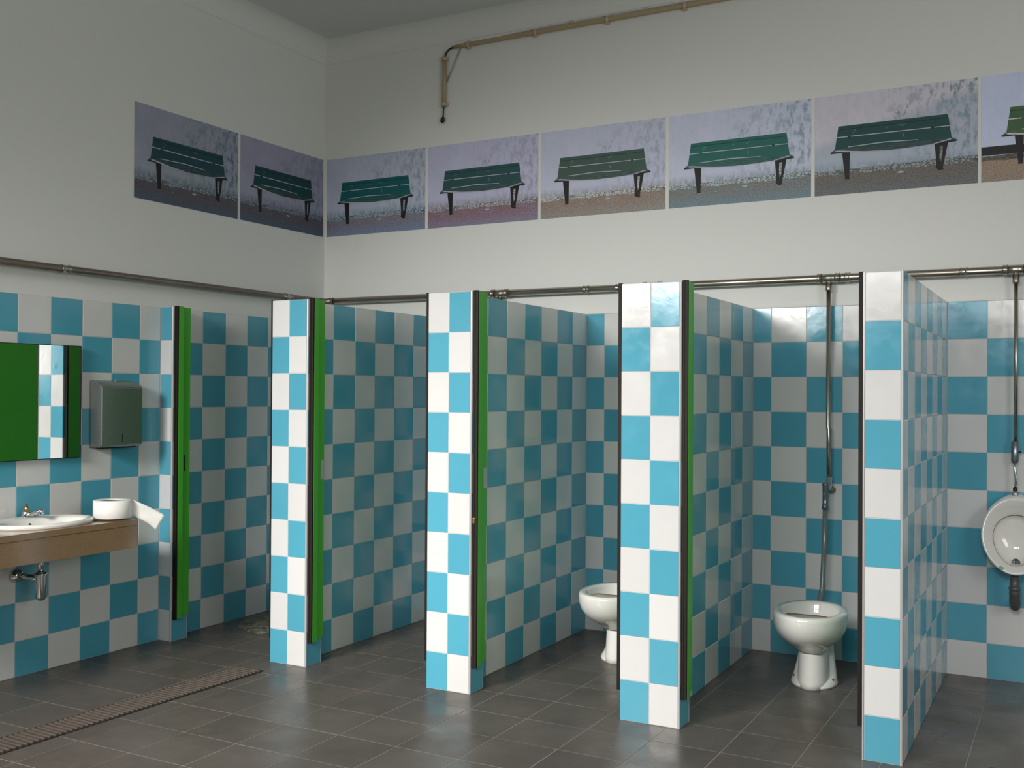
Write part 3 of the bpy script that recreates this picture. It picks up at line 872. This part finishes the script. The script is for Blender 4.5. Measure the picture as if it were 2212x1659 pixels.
# ------------------------------------------------------------------ towel dispenser
rt = root('towel_dispenser', (LW, -1.908, 1.165), 'brushed steel paper towel dispenser on tiled left wall', 'dispenser')
hw, dh, dd = 0.143, 0.358, 0.098
MB().box((0.0, -hw + 0.004, 0.0), (0.004, hw - 0.004, dh + 0.018), 'brushed_steel').build('back_plate', rt)
prof = [(0.004, 0.004), (dd - 0.012, 0.004), (dd, 0.016), (dd, dh - 0.022), (dd - 0.010, dh - 0.008), (0.06, dh + 0.008), (0.004, dh + 0.014)]
bm = bmesh.new()
f0 = [bm.verts.new((a, -hw, b)) for a, b in prof]
f1 = [bm.verts.new((a, hw, b)) for a, b in prof]
bm.faces.new(f0); bm.faces.new(list(reversed(f1)))
for k in range(len(prof)):
    m = (k + 1) % len(prof)
    bm.faces.new((f0[k], f0[m], f1[m], f1[k]))
bmesh.ops.recalc_face_normals(bm, faces=bm.faces)
bmesh.ops.bevel(bm, geom=[e for e in bm.edges], offset=0.003, segments=2, affect='EDGES')
bm.verts.index_update()
MB().add([v.co[:] for v in bm.verts], [[v.index for v in f.verts] for f in bm.faces], 'brushed_steel').build('cover', rt)
bm.free()
tag(MB().box((dd - 0.001, -0.002, 0.03), (dd + 0.0006, 0.0025, 0.075), 'dark_gap').build('level_slot', rt), 'black sight slot')
tag(MB().box((0.02, -hw + 0.03, -0.003), (dd - 0.02, hw - 0.03, 0.0045), 'dark_gap').build('towel_slot', rt), 'dark towel outlet')
MB().tube([(0.03, 0.01, dh + 0.010), (0.03, 0.01, dh + 0.020)], 0.007, 'chrome', 12).build('lock', rt)

# ------------------------------------------------------------------ conduit on the back wall
ZC, YC = 3.823, -0.022
rt = root('cable_conduit', (1.11, YC, ZC), 'beige cable conduit running along the top of back wall', 'conduit')
o = Vector((1.11, YC, ZC))
V = lambda a, b, c: tuple(Vector((a, b, c)) - o)
MB().tube([V(1.114, YC, ZC - 0.001), V(1.19, YC, ZC + 0.0), V(1.20, YC, ZC), V(6.5, YC, ZC + 0.004)], [0.0125, 0.0125, 0.0145, 0.0145], 'beige_conduit', 16).build('tube', rt)
for k in range(11):
    xc = 1.224 + 0.506 * k
    c_ = MB().tube([V(xc - 0.011, YC, ZC), V(xc + 0.011, YC, ZC)], 0.018, 'pink_clip', 16)
    c_.box(V(xc - 0.011, YC, ZC - 0.026), V(xc + 0.011, -0.001, ZC + 0.026), 'pink_clip', 0.002)
    c_.build('clip', rt)

XV = 1.036
rt = root('cable_conduit', (XV, YC, 3.43), 'short vertical beige conduit hanging below the long one', 'conduit')
o = Vector((XV, YC, 3.43))
MB().tube([V(XV - 0.003, YC, 3.425), V(XV + 0.003, YC, 3.765)], 0.0145, 'beige_conduit', 16).build('tube', rt)
for zc in (3.445, 3.752):
    c_ = MB().tube([V(XV, YC, zc - 0.011), V(XV, YC, zc + 0.011)], 0.018, 'pink_clip', 16)
    c_.box(V(XV - 0.026, YC, zc - 0.011), V(XV + 0.026, -0.001, zc + 0.011), 'pink_clip', 0.002)
    c_.build('clip', rt)

rt = root('electric_cable', (XV, YC, 3.32), 'black cable bent between conduits, its taped end dangling', 'cable')
o = Vector((XV, YC, 3.32))
arc = [V(XV + 0.004, YC, 3.74), V(XV + 0.006, YC, 3.77), V(XV + 0.016, YC, 3.793), V(XV + 0.038, YC, 3.812), V(XV + 0.065, YC, 3.8205), V(XV + 0.095, YC, 3.822)]
MB().tube(arc, 0.0062, 'black_rubber', 12).build('bend', rt)
MB().tube([V(XV - 0.002, YC, 3.45), V(XV - 0.005, YC, 3.40), V(XV - 0.008, YC, 3.35)], 0.005, 'black_rubber', 12).build('tail', rt)
MB().tube([V(XV - 0.006, YC, 3.362), V(XV - 0.008, YC, 3.352), V(XV - 0.012, YC, 3.338), V(XV - 0.015, YC, 3.325), V(XV - 0.016, YC, 3.318)], [0.005, 0.012, 0.0165, 0.013, 0.004], 'black_rubber', 14).build('taped_end', rt)
rt = root('electric_cable', (1.05, -0.006, 3.60), 'thin grey cable slanting between the two conduits', 'cable')
o = Vector((1.05, -0.006, 3.60))
MB().tube([V(1.048, -0.006, 3.60), V(1.10, -0.006, 3.70), V(1.155, -0.006, 3.812)], 0.0048, 'grey_cable', 10).build('strand', rt)
rt = root('electric_cable', (1.3, -0.006, 3.845), 'thin white cable clipped just above the long conduit', 'cable')
o = Vector((1.3, -0.006, 3.845))
pts = [V(1.30, -0.006, 3.838), V(1.45, -0.006, 3.842), V(1.7, -0.006, 3.852)] + [V(1.99 + 0.3 * k, -0.006, 3.853 + 0.0015 * math.sin(k * 2.1)) for k in range(15)]
MB().tube(pts, 0.0042, 'white_cable', 10).build('strand', rt)
for xc in (1.987, 2.493, 3.0, 3.5, 4.0):
    MB().box(V(xc - 0.008, -0.014, 3.843), V(xc + 0.008, 0, 3.862), 'pink_clip', 0.002).build('clip', rt)

# ------------------------------------------------------------------ floor drain grate
GA, GB = Vector((1.0305, -1.773)), Vector((0.974, -3.271))     # right edge
ang = math.atan2(GA.x - GB.x, GA.y - GB.y)                     # small skew from the y axis
rt = root('floor_drain', (1.0305, -1.773, 0), 'long rusty iron drain grate set in the grey floor', 'drain')
rt.rotation_euler = (0, 0, -ang)
GW, GL = 0.178, 2.35
MB().box((-GW, -GL, 0.0004), (0, 0, 0.0015), 'dark_channel').build('channel', rt)
fr_ = MB()
fr_.box((-0.006, -GL, 0.0016), (0.004, 0.003, 0.0035), 'dark_channel').box((-GW - 0.004, -GL, 0.0016), (-GW + 0.004, 0.003, 0.0035), 'dark_channel')
fr_.box((-GW, -0.004, 0.0016), (0, 0.003, 0.0035), 'dark_channel')
fr_.build('rim', rt)
def slat_mesh():
    a = 0.0085
    pr = [(-a, 0.0015), (-a * 0.7, 0.0075), (a * 0.4, 0.0085), (a, 0.004), (a, 0.0015)]
    x0, x1 = -GW + 0.006, -0.008
    n = len(pr)
    vs = [(x0, p, z) for p, z in pr] + [(x1, p, z) for p, z in pr]
    fs = [tuple(range(n)), tuple(reversed(range(n, 2 * n)))] + [(i, i + n, (i + 1) % n + n, (i + 1) % n) for i in range(n)]
    me = bpy.data.meshes.new('slat')
    me.from_pydata(vs, [], fs)
    me.materials.append(MATS['rust_iron'])
    return me
sl = slat_mesh()
k = 0
y = -0.016
while y > -GL + 0.02:
    s_ = new_obj('slat', sl, rt, (0, y, 0))
    s_.rotation_euler = (0, 0, random.uniform(-0.012, 0.012))
    y -= 0.027

# ------------------------------------------------------------------ rough cement patch in the corner stall
pp = []
for k in range(26):
    t_ = 2 * math.pi * k / 26
    pp.append((0.24 * math.cos(t_) * (1 + 0.12 * math.sin(3 * t_ + 1)), 0.30 * math.sin(t_) * (1 + 0.10 * math.sin(4 * t_))))
pm = MB()
rr_ = [[(a * s, b * s, z + 0.002 * math.sin(5 * a * 40 + b * 60)) for a, b in pp] for s, z in ((1.0, 0.0006), (0.96, 0.006), (0.7, 0.009), (0.35, 0.010), (0.05, 0.010))]
rr_[0] = [(a, b, 0.0004) for a, b in pp]
pm.loft(rr_, 'rough_cement')
tag(pm.build('cement_patch', None, (0.34, -0.83, 0)), 'rough mossy cement patch on floor of the corner stall', 'patch')

# ------------------------------------------------------------------ bench photographs
PW, PH_, PZ = 0.85, 0.56, 2.610
def print_mats(i, P):
    u = 'print%d_' % i
    t = NT(u + 'plaster').set(0.5, 0, 0.3)
    uv = t.coord('UV')
    sep = t.n('ShaderNodeSeparateXYZ'); t.l(uv, sep.inputs[0])
    U, Vv = sep.outputs[0], sep.outputs[1]
    uvs = t.coord('UV', (1.5, 1.0, 1)); uvt = t.coord('UV', (17, 4.5, 1)); 
    off = t.n('ShaderNodeMapping'); off.inputs['Location'].default_value = (0.0, 0, 0); t.l(uv, off.inputs['Vector'])
    c = t.mix(t.rng(t.noise(uvs, 3, 4), 0.35, 0.65), P['wall'], P['wall2'])
    c = t.mix(t.rng(Vv, 0.55, 0.24, 0, 0.55), c, P['low'])
    st = t.mul(t.rng(t.noise(uvt, 1.6, 8, 0.68), 0.47, 0.60), t.rng(U, 0.40, 0.92, 0.10, 1.0))
    c = t.mix(t.mul(st, min(1.0, P.get('stain_k', 0.7) * 1.4)), c, P['stain'])
    bl = t.mul(t.rng(t.noise(uvt, 2.6, 7, 0.65), 0.50, 0.62), t.mul(t.rng(U, 0.42, 0.50), t.mul(t.rng(U, 0.68, 0.58), t.mul(t.rng(Vv, 0.64, 0.70), t.rng(Vv, 0.84, 0.78)))))
    c = t.mix(t.mul(bl, 0.9), c, P['stain'])
    foot = t.mul(t.rng(t.noise(uvt, 2.2, 6, 0.6), 0.35, 0.6, 0.2, 1.0), t.rng(Vv, 0.34, 0.26))
    c = t.mix(t.mul(foot, 0.7), c, P['foot'])
    if P.get('diag'):
        d = t.mul(t.mul(U, -0.42), Vv, 'ADD')
        c = t.mix(t.rng(d, 0.54, 0.44, 0, 0.55), c, P['diag'])
    t.color(c)
    MATS[u + 'plaster'] = t.m
    t = NT(u + 'ground').set(0.5, 0, 0.3)
    uv = t.coord('UV'); sep = t.n('ShaderNodeSeparateXYZ'); t.l(uv, sep.inputs[0])
    fine = t.noise(t.coord('UV', (150, 95, 1)), 1, 3, 0.7)
    mid = t.noise(t.coord('UV', (8, 9, 1)), 1, 6, 0.7)
    br = t.mul(t.rng(sep.outputs[1], 0.02, 0.14), t.rng(mid, 0.30, 0.50))
    c = t.mix(br, P['gravel'], P['earth'])
    c = t.mix(t.rng(fine, 0.38, 0.66, 0, 0.6), c, tuple(min(1, v * 2.0 + 0.03) for v in P['gravel']))
    c = t.mix(t.rng(fine, 0.5, 0.3, 0, 0.6), c, tuple(v * 0.4 for v in P['gravel']))
    t.color(c)
    MATS[u + 'ground'] = t.m
    t = NT(u + 'cobble').set(0.5, 0, 0.3)
    vo = t.n('ShaderNodeTexVoronoi', feature='DISTANCE_TO_EDGE')
    vo.inputs['Scale'].default_value = 1
    t.l(t.coord('UV', (42, 40, 1)), vo.inputs['Vector'])
    nz = t.noise(t.coord('UV', (20, 20, 1)), 1, 3)
    c = t.mix(t.rng(vo.outputs[0], 0.02, 0.14), tuple(v * 0.6 for v in P['foot']), t.mix(nz, tuple(min(1, v * 1.15) for v in P['cob']), tuple(v * 0.75 for v in P['cob'])))
    t.color(c)
    MATS[u + 'cobble'] = t.m
    t = NT(u + 'plank').set(0.5, 0, 0.3)
    sp_ = t.noise(t.coord('UV', (9, 120, 1)), 1, 6, 0.7)
    c = t.mix(sp_, tuple(v * 0.62 for v in P['bench']), tuple(v * 1.25 for v in P['bench']))
    c = t.mix(t.rng(t.noise(t.coord('UV', (40, 70, 1)), 1, 6, 0.7), 0.66, 0.74, 0, 0.5), c, (0.42, 0.48, 0.45))
    t.color(c)
    MATS[u + 'plank'] = t.m
    t = NT(u + 'seat').set(0.5, 0, 0.3)
    sp_ = t.noise(t.coord('UV', (14, 160, 1)), 1, 6, 0.7)
    t.color(t.mix(t.rng(sp_, 0.4, 0.62), tuple(v * 0.55 for v in P['bench']), tuple(v * 0.7 + 0.07 for v in P['bench'])))
    MATS[u + 'seat'] = t.m
    t = NT(u + 'iron').set(0.5, 0, 0.3)
    t.color(t.mix(t.noise(t.coord('UV', (40, 40, 1)), 1), tuple(v * 0.6 for v in P['iron']), P['iron']))
    MATS[u + 'iron'] = t.m
    t = NT(u + 'glint').set(0.5, 0, 0.3)
    t.color(t.mix(t.noise(t.coord('UV', (60, 20, 1)), 1), tuple(v * 0.75 for v in P['glint']), P['glint']))
    MATS[u + 'glint'] = t.m
    t = NT(u + 'shade').set(0.5, 0, 0.3)
    t.color(tuple(v * 0.35 for v in P['bench']))
    MATS[u + 'shade'] = t.m
    t = NT(u + 'scrawl').set(0.5, 0, 0.3)
    t.color(tuple(v * 1.6 + 0.10 for v in P['bench']))
    MATS[u + 'scrawl'] = t.m
    return u

def photo_print(i, wall, start, P, label):
    u_ = print_mats(i, P)
    dx, dv, sc = P.get('dx', 0.0), P.get('dv', 0.0), P.get('sc', 1.0)
    polys = []          # (layer, material, uv points)
    wob = lambda s: 0.006 * math.sin(s * 37 + i) + 0.004 * math.sin(s * 91 + 2 * i)
    line = lambda f, a=0.0, b=1.0, n=30: [(a + (b - a) * k / n, f(a + (b - a) * k / n)) for k in range(n + 1)]
    polys.append((0, 'plaster', [(0, 0), (1, 0), (1, 1), (0, 1)]))
    ctop = lambda s: 0.240 + 0.030 * s + wob(s) * 0.5 + P.get('gv', 0)
    cbot = lambda s: 0.196 + 0.012 * s + wob(s + 3) + P.get('gv', 0)
    polys.append((1, 'cobble', line(ctop) + list(reversed(line(lambda s: 0.10)))))
    polys.append((2, 'ground', [(0, 0), (1, 0)] + list(reversed(line(cbot)))))
    if P.get('band'):
        polys.append((3, 'iron', [(0, 0.25), (0.6, 0.25), (0.6, 0.33), (0, 0.33)]))
    B = lambda pts: [(min(1, max(0, (a - 0.5) * sc + 0.5 + dx)), (b - 0.2) * sc + 0.2 + dv) for a, b in pts]
    # legs
    polys.append((4, 'iron', B([(0.186, 0.425), (0.238, 0.425), (0.234, 0.16), (0.236, 0.145), (0.206, 0.145), (0.206, 0.17)])))
    polys.append((4, 'iron', B([(0.757, 0.41), (0.838, 0.425), (0.826, 0.33), (0.806, 0.175), (0.812, 0.160), (0.785, 0.150), (0.764, 0.175), (0.768, 0.24)])))
    polys.append((5, 'cobble' if not P.get('band') else 'iron', B([(0.788, 0.385), (0.806, 0.385), (0.800, 0.25), (0.790, 0.23), (0.786, 0.27)])))
    # back rest: three planks with a pale gap
    polys.append((6, 'shade', B([(0.163, 0.680), (0.836, 0.684), (0.858, 0.435), (0.140, 0.438)])))
    polys.append((7, 'plank', B([(0.163, 0.682), (0.836, 0.686), (0.838, 0.654), (0.160, 0.650)])))
    polys.append((7, 'plank', B([(0.160, 0.643), (0.839, 0.647), (0.845, 0.577), (0.154, 0.578)])))
    polys.append((7, 'glint', B([(0.153, 0.576), (0.846, 0.575), (0.846, 0.567), (0.153, 0.566)])))
    polys.append((7, 'plank', B([(0.152, 0.563), (0.847, 0.564), (0.858, 0.455), (0.142, 0.452)])))
    polys.append((8, 'shade', B([(0.225, 0.575), (0.245, 0.575), (0.243, 0.563), (0.226, 0.563)])))
    polys.append((8, 'shade', B([(0.735, 0.577), (0.757, 0.577), (0.755, 0.564), (0.736, 0.564)])))
    # seat, sagging front edge
    fr0 = [(0.115, 0.425), (0.20, 0.416), (0.32, 0.404), (0.45, 0.397), (0.58, 0.399), (0.70, 0.408), (0.80, 0.418), (0.885, 0.432)]
    polys.append((9, 'seat', B(fr0 + [(0.858, 0.458), (0.142, 0.454)])))
    polys.append((10, 'glint', B([(0.225, 0.470), (0.45, 0.484), (0.66, 0.470), (0.66, 0.464), (0.45, 0.474), (0.225, 0.463)])))
    polys.append((10, 'glint', B([(0.138, 0.440), (0.165, 0.441), (0.33, 0.409), (0.45, 0.400), (0.45, 0.394), (0.30, 0.402), (0.15, 0.428)])))
    polys.append((10, 'glint', B([(0.720, 0.405), (0.735, 0.404), (0.860, 0.440), (0.850, 0.448)])))
    polys.append((10, 'iron', B([(0.112, 0.424), (0.19, 0.424), (0.19, 0.413), (0.115, 0.411)])))
    polys.append((10, 'iron', B([(0.80, 0.418), (0.887, 0.432), (0.888, 0.418), (0.83, 0.410)])))
    # chalk marks on the planks: a question-mark-like hook and small smudges
    def stroke(pts, w):
        out_l, out_r = [], []
        for k, (a, b) in enumerate(pts):
            p0 = Vector(pts[max(k - 1, 0)]); p1 = Vector(pts[min(k + 1, len(pts) - 1)])
            d = (p1 - p0).normalized()
            out_l.append((a - d.y * w, b + d.x * w)); out_r.append((a + d.y * w, b - d.x * w))
        return out_l + list(reversed(out_r))
    hook = [(0.248, 0.628), (0.254, 0.640), (0.266, 0.640), (0.272, 0.628), (0.266, 0.616), (0.257, 0.610), (0.255, 0.596)]
    polys.append((11, 'scrawl', B(stroke(hook, 0.0022))))
    polys.append((11, 'scrawl', B(stroke([(0.46, 0.622), (0.466, 0.612), (0.474, 0.620), (0.468, 0.628)], 0.0015))))
    polys.append((11, 'scrawl', B(stroke([(0.53, 0.633), (0.545, 0.637), (0.56, 0.632), (0.575, 0.637), (0.592, 0.633)], 0.0018))))
    polys.append((11, 'scrawl', B(stroke([(0.556, 0.622), (0.574, 0.620)], 0.002))))
    polys.append((11, 'scrawl', B(stroke([(0.572, 0.545), (0.570, 0.525), (0.576, 0.505)], 0.0025))))
    # dropped leaf
    polys.append((4, 'glint', [(0.53 + dx, 0.172), (0.548 + dx, 0.180), (0.570 + dx, 0.177), (0.575 + dx, 0.168), (0.553 + dx, 0.160), (0.535 + dx, 0.164)]))
    polys.append((4, 'cobble', [(0.335, 0.142), (0.346, 0.146), (0.352, 0.138), (0.342, 0.134)]))
    names = []
    vs, fs, mi, uvs = [], [], [], []
    for ly, mt, pts in polys:
        key = u_ + mt
        if key not in names:
            names.append(key)
        o_ = len(vs)
        off = 0.003 + 0.00022 * ly
        for a, b in pts:
            a_ = min(1, max(0, a))
            vs.append((off, a_ * PW, b * PH_) if wall == 'left' else (a_ * PW, -off, b * PH_))
            uvs.append((a_, b))
        fs.append(list(range(o_, len(vs))))
        mi.append(names.index(key))
    # paper thickness behind the print
    e = [(0, 0), (1, 0), (1, 1), (0, 1)]
    o_ = len(vs)
    for d_ in (0.0, 0.0029):
        for a, b in e:
            vs.append((d_, a * PW, b * PH_) if wall == 'left' else (a * PW, -d_, b * PH_)); uvs.append((a, b))
    for k in range(4):
        fs.append([o_ + k, o_ + (k + 1) % 4, o_ + (k + 1) % 4 + 4, o_ + k + 4]); mi.append(0)
    me = bpy.data.meshes.new('photo_print')
    me.from_pydata(vs, [], fs)
    for nm in names:
        me.materials.append(MATS[nm])
    me.polygons.foreach_set('material_index', mi)
    ul = me.uv_layers.new(name='UVMap')
    for lp in me.loops:
        ul.data[lp.index].uv = uvs[lp.vertex_index]
    me.update()
    ob = new_obj('photo_print', me, None, (0, start, PZ) if wall == 'left' else (start, 0, PZ))
    tag(ob, label, 'poster', 'bench photographs in a row high on the walls')

def A(*rgb):       # printed colour as seen (sRGB) relative to the wall paint around it
    g = sum(rgb) / 3
    r_, g_, b_ = srgb(*[g + (v - g) * 0.8 for v in rgb])
    return (min(0.95, r_ * 1.72), min(0.95, g_ * 1.83), min(0.95, b_ * 1.88))
def AB(*rgb):
    r_, g_, b_ = srgb(*rgb)
    return (r_ * 1.75, g_ * 1.12, b_ * 1.25)
def AE(*rgb):
    return tuple(v * 1.15 for v in srgb(*rgb))
base = dict(iron=A(28, 26, 28), glint=A(150, 150, 160))
def PR(**k):
    d = dict(base); d.update(k); return d
prints = [
    ('left', -1.747, PR(wall=A(118, 118, 134), wall2=A(128, 124, 142), low=A(126, 138, 142), stain=A(66, 92, 98), foot=A(60, 72, 84), gravel=AE(70, 80, 96), earth=AE(88, 66, 60), cob=A(118, 122, 132), bench=AB(24, 70, 76)),
     'bench photograph at far left end of the row, on left wall'),
    ('left', -0.872, PR(wall=A(122, 116, 138), wall2=A(128, 122, 144), low=A(128, 128, 144), stain=A(88, 96, 106), foot=A(72, 76, 90), gravel=AE(70, 80, 98), earth=AE(86, 70, 68), cob=A(112, 112, 126), bench=AB(16, 66, 68), stain_k=0.5),
     'mauve bench photograph on left wall right up to the room corner'),
    ('back', 0.024, PR(wall=A(146, 146, 164), wall2=A(152, 152, 168), low=A(142, 146, 166), stain=A(104, 110, 122), foot=A(66, 92, 100), gravel=AE(104, 116, 140), earth=AE(116, 96, 90), cob=A(136, 140, 152), bench=AB(14, 92, 92), stain_k=0.55),
     'pale bench photograph with teal bench, first on back wall beside the corner'),
    ('back', 0.897, PR(wall=A(152, 146, 170), wall2=A(158, 152, 176), low=A(154, 148, 170), stain=A(116, 112, 132), foot=A(98, 88, 88), gravel=AE(118, 110, 130), earth=AE(120, 80, 72), cob=A(150, 144, 152), bench=AB(34, 82, 80), stain_k=0.5),
     'bench photograph with purple wall and reddish ground, under the hanging cable'),
    ('back', 1.767, PR(wall=A(154, 154, 170), wall2=A(160, 156, 178), low=A(160, 158, 178), stain=A(122, 124, 136), foot=A(112, 106, 100), gravel=AE(128, 122, 118), earth=AE(128, 104, 88), cob=A(164, 160, 158), bench=AB(54, 92, 80), stain_k=0.5),
     'bench photograph with sandy brown ground and dull green bench'),
    ('back', 2.641, PR(wall=A(156, 158, 174), wall2=A(166, 162, 184), low=A(164, 162, 180), stain=A(108, 124, 134), foot=A(92, 102, 104), gravel=AE(100, 118, 126), earth=AE(114, 100, 88), cob=A(150, 154, 154), bench=AB(30, 104, 92), dv=-0.005),
     'bench photograph with the brightest green bench and bluish gravel'),
    ('back', 3.512, PR(wall=A(166, 156, 166), wall2=A(172, 160, 170), low=A(160, 164, 176), stain=A(74, 100, 108), foot=A(66, 78, 80), gravel=AE(92, 96, 98), earth=AE(98, 84, 72), cob=A(126, 126, 124), bench=AB(24, 74, 70), diag=A(118, 130, 146), dx=-0.01),
     'bench photograph with dark bench and diagonal shadow across its wall'),
    ('back', 4.378, PR(wall=A(158, 162, 188), wall2=A(164, 166, 190), low=A(160, 164, 184), stain=A(126, 134, 150), foot=A(70, 66, 60), gravel=AE(132, 118, 106), earth=AE(142, 118, 98), cob=A(90, 80, 68), bench=AB(54, 100, 66), band=True, glint=A(176, 170, 170), dv=0.0),
     'bench photograph cut off by the right edge of the picture'),
]
for i, (wl, st_, P, lab) in enumerate(prints):
    photo_print(i + 1, wl, st_, P, lab)

try:
    SC.cycles.max_bounces = 7
    SC.cycles.diffuse_bounces = 5
    SC.cycles.glossy_bounces = 4
    SC.cycles.use_denoising = True
    SC.cycles.caustics_reflective = False
    SC.cycles.caustics_refractive = False
except Exception:
    pass
